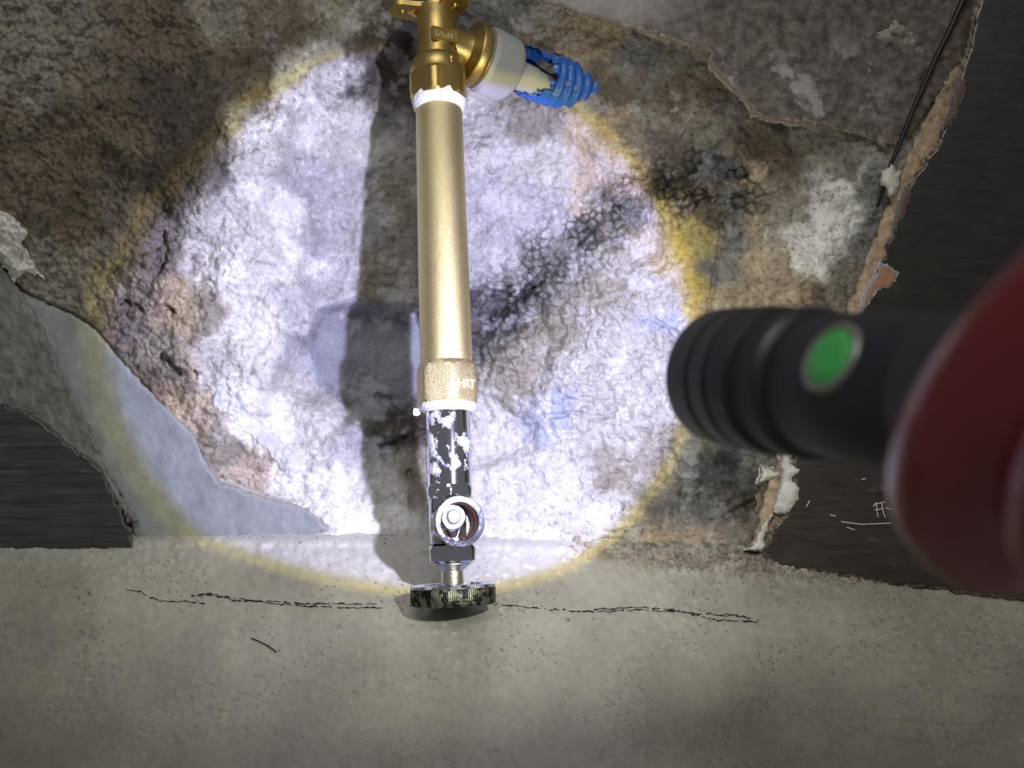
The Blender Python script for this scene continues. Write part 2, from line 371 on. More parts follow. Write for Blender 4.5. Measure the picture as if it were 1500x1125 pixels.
def pr_col(X, Y):
    n = fbm(X/70, Y/5, 1, 4, 601, .6); c = np.array((.028, .0245, .022))*(1+.7*sstep(550, 800, Y))[..., None]*(1+.35*n)[..., None]
    sc = sstep(.5, .9, fbm(X/60, Y/3, 1, 3, 611, .7))*sstep(.05, .5, fbm(X, Y, 70, 3, 612))*sstep(600, 700, Y)
    return c+.08*sc[..., None]
layer('wall_panel', PANEL_R, lambda X, Y: panel_r_depth(X), .030, pr_col, (.50, .40, .30), M_PANEL, wob=3.5, seed=13, step=3, ew=3.2,
      label='dark brown glazed wall panel with a thick cream cut edge, behind the torch')
# tan backing visible beside the cut edge
STRIP = [(1440, -120), (1424, -5), (1398, 75), (1366, 150), (1330, 225), (1306, 285), (1286, 335), (1262, 400), (1238, 462), (1200, 545), (1160, 640), (1118, 725), (1112, 765), (1098, 800),
         (1125, 808), (1150, 760), (1172, 700), (1270, 475), (1310, 360), (1350, 270), (1420, 130), (1480, -120)]
layer('panel_bedding', STRIP, lambda X, Y: .488+.0*X, .02, lambda X, Y: np.array((.44, .34, .245))*(1+.35*fbm(X, Y, 14, 4, 85, .6))[..., None], (.30, .24, .18), M_ROUGHSHEET,
      wob=4, bumpy=.0013, bs=18, seed=19, label='cream and tan mortar bedding along the cut edge of the right panel')
def slab_col(X, Y):
    n = fbm(X, Y, 60, 5, 701, .65); c = np.array((.155, .135, .125))*(1+.5*fbm(X, Y, 16, 4, 703, .6))[..., None]
    w = (sstep(.15, .6, n)*sstep(1330, 1230, X)*sstep(30, 120, Y)+sstep(60, 0, Y)*sstep(1060, 900, X)*.9)[..., None]
    return c*(1-.75*w)+.75*w*np.array((.46, .45, .47))
layer('mortar_slab', SLAB, lambda X, Y: .4835+.004*sstep(1100, 800, X)+.003*sstep(1150, 1300, X), .024, slab_col, (.50, .44, .36), M_WALL, wob=4.5, wobs=22, bumpy=.0016, bs=30, seed=23, step=2.2, ew=5,
      label='overhanging purple-grey mortar slab with white patches at the top right')
WHITE = [
    ([(-30, 285), (0, 307), (21, 320), (43, 341), (32, 355), (48, 381), (64, 408), (37, 397), (21, 413), (0, 384), (-30, 350)], lambda X, Y: np.minimum(.482, wall_depth(X, Y)-.003), .002, 'white plaster remnant at the left edge above the grey mortar strip'),
    ([(1292, 250), (1300, 246), (1306, 240), (1314, 252), (1320, 248), (1318, 268), (1313, 284), (1304, 290), (1299, 277), (1290, 268)], .482, .003, 'white plaster dab at the end of the black stripe'),
    ([(1144, 665), (1161, 665), (1160, 680), (1173, 690), (1160, 700), (1171, 715), (1170, 733), (1154, 752), (1133, 750), (1140, 722), (1146, 700)], lambda X, Y: panel_r_depth(X)-.0005, .002, 'white plaster smear on the right panel edge under the torch'),
    ([(1117, 684), (1128, 688), (1143, 691), (1140, 700), (1126, 703), (1111, 708), (1116, 697)], .488, .003, 'small white plaster scrap beside the smear under the torch'),
    ([(1114, 772), (1104, 800), (1090, 806), (1128, 808), (1118, 790), (1132, 752), (1122, 762)], .478, .002, 'pale plaster strip at the lower corner of the right panel')]
for i, (poly, y, dm, lb) in enumerate(WHITE):
    layer('plaster_remnant', poly, y, .016, (.66, .66, .62), (.60, .58, .54), M_SHEET, wob=2.5, wobs=10, dome=dm, domew=9, bumpy=.0004, seed=31+i*3, step=1.3, label=lb, ew=2.5)
layer('plaster_remnant', [(300, 560), (330, 560), (352, 585), (385, 620), (430, 655), (445, 690), (425, 700), (395, 665), (350, 625), (315, 590)], lambda X, Y: wall_depth(X, Y)-.0007, .008, (.62, .64, .66), (.5, .5, .48), M_SHEET,
      wob=9, wobs=30, dome=.0012, domew=30, bumpy=.0005, seed=52, step=1.8, bs=30, label='white plaster streak low at the left of the niche')
CHIPS = [([(1258, 462), (1268, 430), (1282, 405), (1292, 385), (1305, 390), (1315, 398), (1314, 412), (1303, 420), (1285, 426), (1276, 440)], 'largest brown chip'),
         ([(1310, 335), (1318, 300), (1328, 275), (1334, 278), (1331, 300), (1322, 318), (1314, 333)], 'mid'),
         ([(1380, 190), (1392, 165), (1405, 118), (1412, 112), (1415, 130), (1408, 150), (1400, 175), (1388, 186)], 'top')]
for i, (poly, _) in enumerate(CHIPS):
    layer('glaze_chip', poly, lambda X, Y: panel_r_depth(X)-.0012, .004, (.30, .17, .10) if i == 0 else (.12, .065, .045), (.42, .42, .46) if i == 0 else (.2, .19, .19), M_SHEET, wob=2.5, wobs=9,
          rim=((.40, .40, .44) if i == 0 else (.16, .15, .15), 2.5), seed=61+i*3, step=1.1, ew=2, bumpy=.0002)
# short scratched marks on the right panel
bm = bmesh.new()
def stroke(bm, pts, Y, w=.9):
    q = [P(x, y, Y(x) if callable(Y) else Y) for x, y in pts]
    w = w*q[0].y/FP
    for a, b in zip(q[:-1], q[1:]):
        d = (b-a); n = Vector((-d.z, 0, d.x)).normalized()*w*.5; t = Vector((0, -.0003, 0))
        v = [bm.verts.new(p) for p in (a-n, b-n, b+n, a+n, a-n+t, b-n+t, b+n+t, a+n+t)]
        for f in ((4, 5, 6, 7), (0, 1, 5, 4), (1, 2, 6, 5), (2, 3, 7, 6), (3, 0, 4, 7)):
            bm.faces.new([v[k] for k in f])
Yp = lambda x: float(panel_r_depth(np.array(float(x))))-.0001
for pts in [[(1279, 742), (1283, 736), (1286, 757)], [(1284, 738), (1296, 735)], [(1291, 736), (1294, 752), (1297, 758)], [(1281, 747), (1292, 745)], [(1297, 744), (1318, 747)], [(1232, 764), (1262, 768), (1305, 766)],
            [(1216, 754), (1224, 756)], [(1262, 702), (1268, 701)], [(1181, 742), (1186, 733)], [(1240, 772), (1252, 776)]]:
    stroke(bm, pts, Yp, 1.1)
bmesh.ops.recalc_face_normals(bm, faces=bm.faces)
me = bpy.data.meshes.new('scratch'); bm.to_mesh(me); bm.free(); me.materials.append(M_WHITE)
link(bpy.data.objects.new('scratch_marks', me), wall, None, 'pale scratches on the dark right panel')

# ------------------------------------------------------------------ ledge / floor
FY = np.array([690, 745, 775, 790, 820, 860, 912, 1000, 1125, 1250, 1500, 2000.]); FD = np.array([.60, .53, .500, .4885, .471, .450, .4245, .372, .303, .255, .195, .13])
def floor_py(X, Y): return Y-(22*sstep(900, 1400, X)+10*sstep(500, 950, X)-4*sstep(200, -100, X))
CRACK = [[(185, 862), (205, 867), (232, 880), (262, 880), (300, 884)], [(280, 873), (310, 869), (345, 880), (390, 880), (440, 884), (500, 884), (560, 885)],
         [(290, 870), (330, 874), (400, 884), (470, 889), (560, 890)], [(725, 884), (760, 888), (800, 892), (870, 896), (930, 893), (1000, 896), (1050, 900), (1090, 903), (1112, 910)],
         [(870, 893), (930, 889), (1000, 894)], [(1000, 896), (1050, 908), (1110, 911)], [(1062, 898), (1100, 905)]]
def floor_depth(X, Y):
    yy = floor_py(X, Y)
    D = np.interp(yy, FY, FD)
    n = .0011*fbm(X, Y, 110, 3, 801)+.0005*fbm(X, Y, 22, 3, 811)
    f1, f2 = worley(X, Y*1.6, 26, 821)
    rs = sstep(.22, .05, f1)*sstep(.1, .5, fbm(X, Y, 140, 2, 825)+.25)
    n = n-.0018*rs
    junc = sstep(46, 4, np.abs(yy-806))*(.3+.7*sstep(800, 930, X))
    n = n+junc*(.0035*fbm(X, Y, 14, 4, 831, .65)-.001)
    ridge = sstep(9, 2, np.abs(yy-793))*sstep(950, 700, X); n = n-.0012*ridge
    return np.clip(D+n*D/.45, .05, 1)
def floor_colour(X, Y):
    yy = floor_py(X, Y)
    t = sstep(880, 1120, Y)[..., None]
    C = np.array((.43, .42, .36))*(1-t)+t*np.array((.30, .28, .23))  # fading light towards the front put into the colour
    lf = sstep(350, -50, X)[..., None]; C = C*(1-.25*lf)  # left side dimmed in colour where little light reaches
    C = C*(1+.22*fbm(X, Y, 130, 4, 841)+.12*fbm(X, Y, 12, 3, 842, .7))[..., None]
    f1, _ = worley(X, Y*1.6, 13, 851); d = (sstep(.16, .06, f1)*sstep(.0, .5, fbm(X, Y, 90, 3, 852)+.15))[..., None]
    C = C*(1-.65*d)
    f1, _ = worley(X, Y*1.6, 26, 821); w = (sstep(.13, .03, f1)*sstep(.1, .5, fbm(X, Y, 140, 2, 825)+.25))[..., None]
    C = C*(1-.5*w)+.5*w*np.array((.6, .58, .52))
    up = (sstep(850, 800, yy)*sstep(1000, 800, X))[..., None]; C = C*(1-.5*up)+.5*up*np.array((.56, .55, .52))  # beam brightness near the wall put into the colour
    jn = (sstep(34, 6, np.abs(yy-790-.02*(X-900)))*sstep(840, 960, X)*sstep(-.3, .5, fbm(X, Y, 11, 3, 871, .7)))[..., None]; C = C*(1-.6*jn)
    st = (sstep(.35, .8, fbm(X/140, Y/8, 1, 4, 861, .6))*sstep(1100, 1400, X))[..., None]; C = C*(1-.14*st)
    return np.clip(C, .02, .8)
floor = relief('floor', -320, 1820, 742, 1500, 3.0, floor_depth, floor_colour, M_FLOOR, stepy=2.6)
link(floor, None, 'structure', 'dusty grey cement ledge below the wall niche')
def fy(x, y): return float(floor_depth(np.array([[float(x)]]), np.array([[float(y)]]))[0, 0])
rnd = random.Random(5)
for pts in CRACK:       # hairline cracks: one jagged ribbon each
    bm = bmesh.new(); fine = []
    for (ax, ay), (bx, by) in zip(pts[:-1], pts[1:]):
        k = max(2, int(math.hypot(bx-ax, by-ay)/4))
        for i in range(k):
            fine.append((ax+(bx-ax)*i/k+rnd.uniform(-1, 1), ay+(by-ay)*i/k+rnd.uniform(-1.3, 1.3)))
    fine.append(pts[-1])
    for a, b in zip(fine[:-1], fine[1:]):
        if rnd.random() < .12: continue
        w = rnd.choice((.5, .8, 1.1, 1.9))
        Y = lambda x, a=a: fy(a[0], a[1])-.0006
        stroke(bm, [a, b], fy(a[0], a[1])-.0008, w)
    me = bpy.data.meshes.new('crack'); bm.to_mesh(me); bm.free(); me.materials.append(M_CRACK)
    link(bpy.data.objects.new('crack', me), floor)

# crumbs of mortar
def lump_mesh(name, r, m, seed, flat=.7, sub=2):
    bm = bmesh.new(); bmesh.ops.create_icosphere(bm, subdivisions=sub, radius=r); q = random.Random(seed)
    dirs = [Vector((q.uniform(-1, 1), q.uniform(-1, 1), q.uniform(-1, 1))).normalized() for _ in range(7)]
    for v in bm.verts:
        n = v.co.normalized(); k = min(1.0, min(.62/max(.05, n.dot(d)) if n.dot(d) > .5 else 9 for d in dirs)+.0)
        v.co *= k*q.uniform(.93, 1.07); v.co.z *= flat
    me = bpy.data.meshes.new(name); bm.to_mesh(me); bm.free(); me.materials.append(m); return me
CR = [lump_mesh('mortar_crumb', .0016, M_STONE, 40+i) for i in range(5)]
PC = [(1093, 1000), (1305, 955), (1220, 985), (1164, 948), (1341, 945), (97, 820), (440, 795), (832, 908), (1208, 965), (1285, 868), (520, 1010), (150, 1060), (46, 985), (1318, 1003), (1170, 1098)]
for i, (x, y) in enumerate(PC):
    o = bpy.data.objects.new('mortar_crumb', CR[i % 5]); d = fy(x, y); o.location = P(x, y, d)+Vector((0, 0, .0002)); s = rnd.uniform(.45, .9)
    o.scale = (s, s, s); o.rotation_euler = (0, 0, rnd.uniform(0, 6)); link(o, floor)
bm = bmesh.new()
for i in range(760):
    x = rnd.triangular(820, 1350, 1050) if i < 640 else rnd.uniform(300, 900); y = 810+.085*(x-900)+rnd.gauss(0, 7)
    if i >= 640: y = 782+rnd.gauss(0, 6)
    d = fy(x, y); r = rnd.uniform(.0004, .0014)*(1 if rnd.random() < .85 else 1.5)*(1.5 if i < 640 else .6)
    res = bmesh.ops.create_icosphere(bm, subdivisions=1, radius=r, matrix=Matrix.Translation(P(x, y, d))@Matrix.Rotation(rnd.uniform(0, 6), 4, 'Z'))
    for v in res['verts']: v.co += Vector((rnd.uniform(-1, 1), rnd.uniform(-1, 1), rnd.uniform(-1, 1)))*r*.3
me = bpy.data.meshes.new('mortar_rubble'); bm.to_mesh(me); bm.free(); me.materials.append(M_STONE)
link(bpy.data.objects.new('mortar_rubble', me), floor, 'stuff', 'line of mortar rubble where the ledge meets the wall')

# ------------------------------------------------------------------ mesh helpers for hardware
def newobj(name, bm, m, parent=None, smooth=True, label=None, sharp=35):
    bmesh.ops.recalc_face_normals(bm, faces=bm.faces)
    me = bpy.data.meshes.new(name); bm.to_mesh(me); bm.free()
    me.polygons.foreach_set('use_smooth', [smooth]*len(me.polygons)); me.materials.append(m)
    if smooth and sharp: me.set_sharp_from_angle(angle=math.radians(sharp))
    return link(bpy.data.objects.new(name, me), parent, None, label)
def lathe(bm, prof, M=None, seg=64, shape=None, cap=True, phase=0):
    """prof: (z, r) list around local Z; shape(angle, r, z) -> radius"""
    M = M or Matrix(); rings = []
    for z, r in prof:
        ring = []
        for k in range(seg):
            a = 2*math.pi*k/seg+phase; rr = shape(a, r, z) if shape else r
            if isinstance(rr, tuple): p = Vector((rr[0], rr[1], z))
            else: p = Vector((rr*math.cos(a), rr*math.sin(a), z))
            ring.append(bm.verts.new(M@p))
        rings.append(ring)
    for a, b in zip(rings[:-1], rings[1:]):
        for k in range(seg): bm.faces.new((a[k], a[(k+1) % seg], b[(k+1) % seg], b[k]))
    if cap:
        bm.faces.new(rings[0]); bm.faces.new(rings[-1][::-1])
    return rings
def hexr(a, R, ph, rnd_=.0):
    """radius of a hexagon (R = corner radius) at angle a with rounding"""
    t = ((a-ph) % (math.pi/3))-math.pi/6
    h = R*math.cos(math.pi/6)/math.cos(t)
    return min(h, R*(1-rnd_))
def frame(origin, zdir, yhint):
    z = zdir.normalized(); x = yhint.cross(z).normalized(); y = z.cross(x)
    M = Matrix((x, y, z)).transposed().to_4x4(); M.translation = origin; return M

# ------------------------------------------------------------------ pipe line: one leaning axis from the elbow to the handle
TOP = P(639, 20, .478); BOT = P(664, 884, .4245)
AX = (TOP-BOT); AL = AX.length; AX.normalize()
def zl(py):      # distance along the axis at which the axis appears at height py
    k = (py-562.5)/FP
    # (CH - z)/y = k  ->  CH - BOT.z - s*AX.z = k*(BOT.y + s*AX.y)
    return (CH-BOT.z-k*BOT.y)/(AX.z+k*AX.y)
def rl(px, py): # half width in pixels -> metres at that height
    return px*(BOT.y+zl(py)*AX.y)/FP
PM = frame(BOT, AX, Vector((0, 1, 0)))     # local x right, y away, z up along the pipe
def sub(py):     # matrix with origin on the axis at py
    m = PM.copy(); m.translation = BOT+AX*zl(py); return m
def lp(prof, py0):   # (py, halfpx) -> (z, r) relative to py0
    z0 = zl(py0); return [(zl(a)-z0, rl(b, a)) for a, b in prof]

# extension pipe
ext = empty('extension_pipe', sub(592), 'long sand-blasted brass extension pipe hanging below the elbow, hexagonal at its lower end', 'pipe')
bm = bmesh.new(); lathe(bm, lp([(540, 37), (530, 38.3), (520, 38.2), (400, 37), (280, 35.6), (166, 34), (161, 33), (158, 31)], 592), seg=72)
newobj('pipe_barrel', bm, M_BLAST, ext)
bm = bmesh.new(); ph = math.radians(-90+17)
Hs = lambda a, r, z: min(hexr(a, rl(47, 560), ph), r)
lathe(bm, lp([(592, 36), (592, 43), (588, 45.5), (545, 46.5), (538, 43), (532, 38.5), (531, 34)], 592), seg=144, shape=Hs)
hn = newobj('hex_nut', bm, M_NUT, ext, sharp=25)
def text_mesh(name, s, size, M, m, parent, depth=.0002):
    c = bpy.data.curves.new(name, 'FONT'); c.body = s; c.size = size; c.extrude = depth; c.align_x = 'CENTER'; c.align_y = 'CENTER'; c.space_character = .95; c.offset = .00008
    o = bpy.data.objects.new(name+'_t', c); COL.objects.link(o)
    dg_ = bpy.context.evaluated_depsgraph_get(); me = bpy.data.meshes.new_from_object(o.evaluated_get(dg_))
    bpy.data.objects.remove(o); me.name = name; me.materials.clear(); me.materials.append(m)
    q = bpy.data.objects.new(name, me); link(q, parent); q.matrix_local = M; return q
# lettering on the facet right of the visible corner
fa = ph+math.pi/6; ap = rl(47, 560)*math.cos(math.pi/6)
nrm = Vector((math.cos(fa), math.sin(fa), 0)); up = Vector((0, 0, 1)); xr = up.cross(nrm)
TM = Matrix((xr, up, nrm)).transposed().to_4x4(); TM.translation = nrm*(ap+.00005)+up*(zl(568)-zl(592))
M_LET = mat('raised_lettering', (.60, .52, .30), .45)  # bright light on the letters put into a pale matte colour
text_mesh('lettering', 'HRT', .0062, TM, M_LET, hn)

# teflon at the top of the extension
elb = empty('brass_elbow', sub(150), 'yellow brass wall-plate elbow with lugs, at the top of the pipe', 'pipe fitting')
bm = bmesh.new()
def wavy(amp, f, s): return lambda a, r, z: r*(1+amp*math.sin(f*a+s)+amp*.6*math.sin(2.3*f*a+1+z*900))
lathe(bm, lp([(163, 31), (163, 34.5), (158, 37.5), (150, 40), (143, 39), (141, 30)], 150), seg=60, shape=wavy(.012, 5, 1))
newobj('thread_tape', bm, M_TAPE, elb, label='white thread tape below the elbow nut')
bm = bmesh.new(); ph2 = math.radians(-90-4)
lathe(bm, lp([(150, 30), (150, 40), (147, 43), (118, 43.5), (113, 40), (113, 30)], 150), seg=144, shape=lambda a, r, z: min(hexr(a, rl(45.5, 130), ph2), r))
newobj('hex_collar', bm, M_BRASS, elb, sharp=25)
bm = bmesh.new()
lathe(bm, lp([(118, 30), (116, 38), (112, 40.5), (98, 40), (92, 37), (88, 30.5), (60, 29.5), (30, 29), (23, 34), (20, 34), (18, 20)], 150), seg=72)
body = newobj('elbow_body', bm, M_BRASS, elb)
bm = bmesh.new(); bmesh.ops.create_uvsphere(bm, u_segments=16, v_segments=10, radius=.0017)
o = newobj('casting_pip', bm, M_BRASS, elb); o.location = Vector((rl(22, 104), -rl(34, 104), zl(104)-zl(150))); o.scale = (1, .8, 1.5)
# lugs
z16 = zl(21)-zl(150)
for ang, L_, w in ((-72, .0255, .0075), (48, .0215, .0075), (-158, .0205, .0065)):
    a = math.radians(-90+ang); bm = bmesh.new(); n = 26; outer = []
    hole = []; dx = Vector((math.cos(a), math.sin(a), 0)); dy = Vector((-math.sin(a), math.cos(a), 0))
    pts = [(0, -.0095), (L_*.5, -w*.95)]
    for k in range(13):
        t = -math.pi/2+math.pi*k/12; pts.append((L_-w*.9+w*.9*math.cos(t), w*.9*math.sin(t)))
    pts += [(L_*.5, w*.95), (0, .0095)]
    hc = (L_-w*.95, 0); hr = .0022
    def ring(z, k=1.0): return [bm.verts.new(dx*(x*k)+dy*(y*k)+Vector((0, 0, z16+z))) for x, y in pts]
    def hring(z): return [bm.verts.new(dx*(hc[0]+hr*math.cos(2*math.pi*k/16))+dy*(hr*math.sin(2*math.pi*k/16))+Vector((0, 0, z16+z))) for k in range(16)]
    A, B, HA, HB = ring(-.0013), ring(.0013), hring(-.0013), hring(.0013)
    N_ = len(pts)
    for k in range(N_): bm.faces.new((A[k], A[(k+1) % N_], B[(k+1) % N_], B[k]))
    for k in range(16): bm.faces.new((HA[k], HB[k], HB[(k+1) % 16], HA[(k+1) % 16]))
    for O_, H_ in ((A, HA), (B, HB)):
        ed = [bm.edges.get((O_[k], O_[(k+1) % N_])) for k in range(N_)]+[bm.edges.get((H_[k], H_[(k+1) % 16])) for k in range(16)]
        bmesh.ops.triangle_fill(bm, use_beauty=True, use_dissolve=False, edges=ed)
    lug = newobj('lug', bm, M_BRASS, elb, sharp=30)
    # raised web
    bm = bmesh.new(); R = Matrix.Rotation(a, 4, 'Z')
    r0 = [Vector((.007, -.0012, z16-.0048)), Vector((L_*.62, -.0008, z16-.0012)), Vector((L_*.62, .0008, z16-.0012)), Vector((.007, .0012, z16-.0048))]
    r1 = [Vector((.007, -.0012, z16)), Vector((L_*.62, -.0008, z16)), Vector((L_*.62, .0008, z16)), Vector((.007, .0012, z16))]
    a0 = [bm.verts.new(R@v) for v in r0]; a1 = [bm.verts.new(R@v) for v in r1]
    for k in range(4): bm.faces.new((a0[k], a0[(k+1) % 4], a1[(k+1) % 4], a1[k]))
    bm.faces.new(a0); bm.faces.new(a1); newobj('web', bm, M_BRASS, lug, smooth=False)
# cast size mark, upside down as in the photograph
aT = math.radians(-90+25); nT = Vector((math.cos(aT), math.sin(aT), 0)); xT = Vector((0, 0, 1)).cross(nT)
TM = Matrix((-xT, -up, nT)).transposed().to_4x4(); TM.translation = nT*(rl(30.3, 66)+.0004)+up*(zl(67)-zl(150))
bm = bmesh.new(); w_, h_ = .0067, .0033
for s in (-1, 1):
    for (x0, x1, y0, y1) in ((-w_, w_, s*h_-.0003, s*h_+.0003), (s*w_-.0003, s*w_+.0003, -h_, h_)):
        v = [bm.verts.new((x, y, z)) for z in (-.001, .0003) for x, y in ((x0, y0), (x1, y0), (x1, y1), (x0, y1))]
        for f in ((0, 1, 2, 3), (4, 5, 6, 7), (0, 1, 5, 4), (1, 2, 6, 5), (2, 3, 7, 6), (3, 0, 4, 7)): bm.faces.new([v[k] for k in f])
v = [bm.verts.new((x, y, z)) for z in (-.0022, -.0001) for x, y in ((-w_, -h_), (w_, -h_), (w_, h_), (-w_, h_))]
for f in ((0, 1, 2, 3), (4, 5, 6, 7), (0, 1, 5, 4), (1, 2, 6, 5), (2, 3, 7, 6), (3, 0, 4, 7)): bm.faces.new([v[k] for k in f])
mk = newobj('mark_frame', bm, M_BRASS, elb, smooth=False); mk.matrix_local = TM
T2 = Matrix.Translation((0, 0, .0001)); text_mesh('lettering', '15*1/2', .0041, T2, M_BLAST, mk, .0003)
# side port
S = P(641, 56, .474); PD = Vector((.80, .50, -.19)).normalized(); portM = frame(S, PD, Vector((0, 1, 0)))
inv = elb.matrix_world.inverted(); LM = sub(150).inverted()@portM
bm = bmesh.new(); lathe(bm, [(0, .0092), (.013, .0094), (.0165, .0108), (.0185, .0140), (.0195, .0168), (.0205, .0174), (.0240, .0174), (.0250, .0166), (.0260, .0150), (.0275, .0150), (.0275, .010)], LM, seg=72)
newobj('side_port', bm, M_BRASS, elb)
bm = bmesh.new(); K = 88
def kn(a, r, z):
    k = round(a/(2*math.pi)*K*4)
    return r+(.00045 if (k % 4) in (0, 1) and .0295 < z < .0455 and r > .0165 else 0)
lathe(bm, [(.027, .0145), (.027, .0170), (.029, .0177), (.0296, .0177), (.0298, .0177), (.0432, .0172), (.0438, .0170), (.046, .0163), (.0475, .0146), (.0475, .0070)], LM, seg=K*4, shape=kn)
newobj('plastic_nut', bm, M_PNUT, elb, label='ribbed grey-white plastic nut on the side port', sharp=50)
bm = bmesh.new(); lathe(bm, [(.045, .0082), (.062, .0080), (.0622, .0072), (.09, .0072)], LM, seg=40)
newobj('plastic_tube', bm, M_PEX, elb, label='milky white plastic tube leaving the nut')
# torn blue conduit
con = empty('corrugated_conduit', Matrix.Translation(portM@Vector((0, 0, .085))), 'torn blue corrugated conduit sticking out of the mortar beside the plastic nut', 'conduit')
CM = con.matrix_world.inverted()@portM@Matrix.Rotation(math.radians(-4), 4, 'Y')
for nm, r0, m in (('conduit_shell', .0128, M_BLUE), ('conduit_lining', .0116, M_BLUE)):
    bm = bmesh.new(); ns, nz = 96, 110; g = []
    for j in range(nz):
        z = .051+.062*j/(nz-1); row = []
        for k in range(ns):
            a = 2*math.pi*k/ns; c = .5+.5*math.cos(2*math.pi*(z-.052)/.0056); r = r0+.0017*(c**.6)*min(1, (z-.050)/.01)
            r += .0006*math.sin(a*3+z*200)
            row.append(bm.verts.new(CM@Vector((r*math.cos(a), r*math.sin(a), z))))
        g.append(row)
    for j in range(nz-1):
        for k in range(ns):
            a = 360*k/ns; z = .052+.062*(j+.5)/(nz-1)
            # local frame: x ~ up/down mix, keep top and bottom longer, open towards the camera (angle of -y = 270)
            ca = math.cos(math.radians(a-285)); lim = .0535+.0165*max(0, ca)**1.2+.0018*math.sin(a*.21)+.0012*math.sin(a*.53+2)+.001*math.sin(a*1.3)
            if ca > .2 and .35 > ca: lim += .004*math.sin(a)
            if z > lim: bm.faces.new((g[j][k], g[j][(k+1) % ns], g[j+1][(k+1) % ns], g[j+1][k]))
    for v in [v for v in bm.verts if not v.link_faces]: bm.verts.remove(v)
    newobj(nm, bm, m, con, sharp=0)

# ------------------------------------------------------------------ chrome angle valve
val = empty('angle_valve', sub(884), 'chrome angle valve with lime crust, screwed into the lower end of the brass pipe', 'valve')
bm = bmesh.new(); lathe(bm, lp([(604, 26), (604, 35), (600, 40.5), (595, 41), (591, 40), (591, 26)], 884), seg=60, shape=wavy(.012, 4, .4))
tp = newobj('thread_tape', bm, M_TAPE, val, label='white thread tape at the top of the chrome valve')
bm = bmesh.new(); pts = [(-40, 596), (-44, 600), (-49, 599), (-50, 604), (-46, 606), (-40, 604)]
prev = None
for x, y in pts:
    c = Vector((rl(x, y), -rl(6, y), zl(y)-zl(884))); r_ = [bm.verts.new(c+Vector((0, .0009*math.cos(t), .0009*math.sin(t)))) for t in (0, 1.57, 3.14, 4.71)]
    if prev:
        for k in range(4): bm.faces.new((prev[k], prev[(k+1) % 4], r_[(k+1) % 4], r_[k]))
    prev = r_
newobj('loose_end', bm, M_TAPE, tp)
bm = bmesh.new(); lathe(bm, lp([(716, 20), (712, 32.5), (604, 32.5), (602, 25)], 884), seg=72)
newobj('valve_barrel', bm, M_LIMED, val, label='upper chrome barrel with splotches of white lime')
bm = bmesh.new(); lathe(bm, lp([(733, 26), (731, 33), (727, 35), (716, 35.5), (711, 34), (709, 30)], 884), seg=144, shape=lambda a, r, z: min(hexr(a, rl(37.5, 720), math.radians(-90)), r))
newobj('hex_collar', bm, M_LIMED, val, sharp=25)
bm = bmesh.new(); lathe(bm, lp([(799, 24), (796, 31), (790, 32), (760, 32), (731, 31.5), (729, 24)], 884), seg=72)
newobj('valve_body', bm, M_CHROME, val)
# outlet port towards the viewer
oc_ = sub(884).inverted()@(BOT+AX*zl(767)); od = Vector((.28, -1, .02)).normalized()
OM = frame(oc_, od, Vector((0, 0, 1)))
bm = bmesh.new(); R1, R2 = rl(36, 768), rl(28, 768)*.97
lathe(bm, [(.004, R1*.93), (.0155, R1*.96), (.0165, R1), (.0205, R1), (.0213, R1*.95), (.0213, R2*1.04), (.0205, R2), (.009, R2), (.0088, .0003)], OM, seg=72, cap=False)
prt = newobj('outlet_port', bm, M_CHROME, val)
bm = bmesh.new()
prof = []
for k in range(46):
    z = .0095+.0095*k/45; prof.append((z, R2*(.985-.07*(.5+.5*math.cos(2*math.pi*z/.0013)))))
lathe(bm, prof, OM, seg=60, cap=False, shape=lambda a, r, z: r if math.cos(a-math.radians(20)) > .1 or math.cos(a-math.radians(200)) > .6 else R2*.995)
newobj('copper_thread', bm, M_COPPER, prt, label='copper-coloured inner thread')
bm = bmesh.new()
lathe(bm, [(.009, .0052), (.0125, .0052), (.0130, .0062), (.0140, .0062), (.0145, .0050), (.0155, .0050), (.0160, .0058), (.0168, .0056), (.0172, .0035), (.019, .0028), (.0195, .0005)],
      OM@Matrix.Translation((-.0022, .0024, 0))@Matrix.Rotation(math.radians(0), 4, 'X'), seg=40, shape=wavy(.04, 3, 1))
newobj('white_plug', bm, M_PLUG, prt, label='white plastic plug inside the port')
# bonnet nut, stem, handle
bm = bmesh.new(); lathe(bm, lp([(827, 20), (825, 30), (821, 36), (804, 37.5), (799, 35), (797, 25)], 884), seg=144, shape=lambda a, r, z: min(hexr(a, rl(39.5, 812), math.radians(-90+12)), r))
newobj('bonnet_nut', bm, M_CHROME, val, sharp=25)
bm = bmesh.new(); lathe(bm, lp([(866, 26), (860, 24), (855, 17), (836, 16.5), (831, 22), (826, 29), (823, 29)], 884), seg=48)
newobj('stem', bm, M_STEM, val)
def oval(a, r, z):
    rx = rl(62.5, 870); ry = rx*.8; x = rx*math.copysign(abs(math.cos(a))**1.0, math.cos(a)); y = ry*math.copysign(abs(math.sin(a))**1.35, math.sin(a))
    kk = r*(1+.010*(round(a/(2*math.pi)*480) % 4 in (0, 1)))
    return (x*kk, y*kk)
zz = lambda p: zl(p)-zl(884)
h0 = zz(887); h1 = zz(860)
bm = bmesh.new(); lathe(bm, [(h0, .90), (h0+.0006, .985), (h0+.0012, .99), (h1-.0004, .99), (h1, .97)], seg=480, shape=oval)
hd = newobj('oval_handle', bm, M_KNURL, val, label='dirty knurled side of the oval handle', sharp=0)
def oval2(a, r, z): rx = rl(62.5, 870); return (rx*r*math.cos(a), rx*.8*r*math.copysign(abs(math.sin(a))**1.35, math.sin(a)))
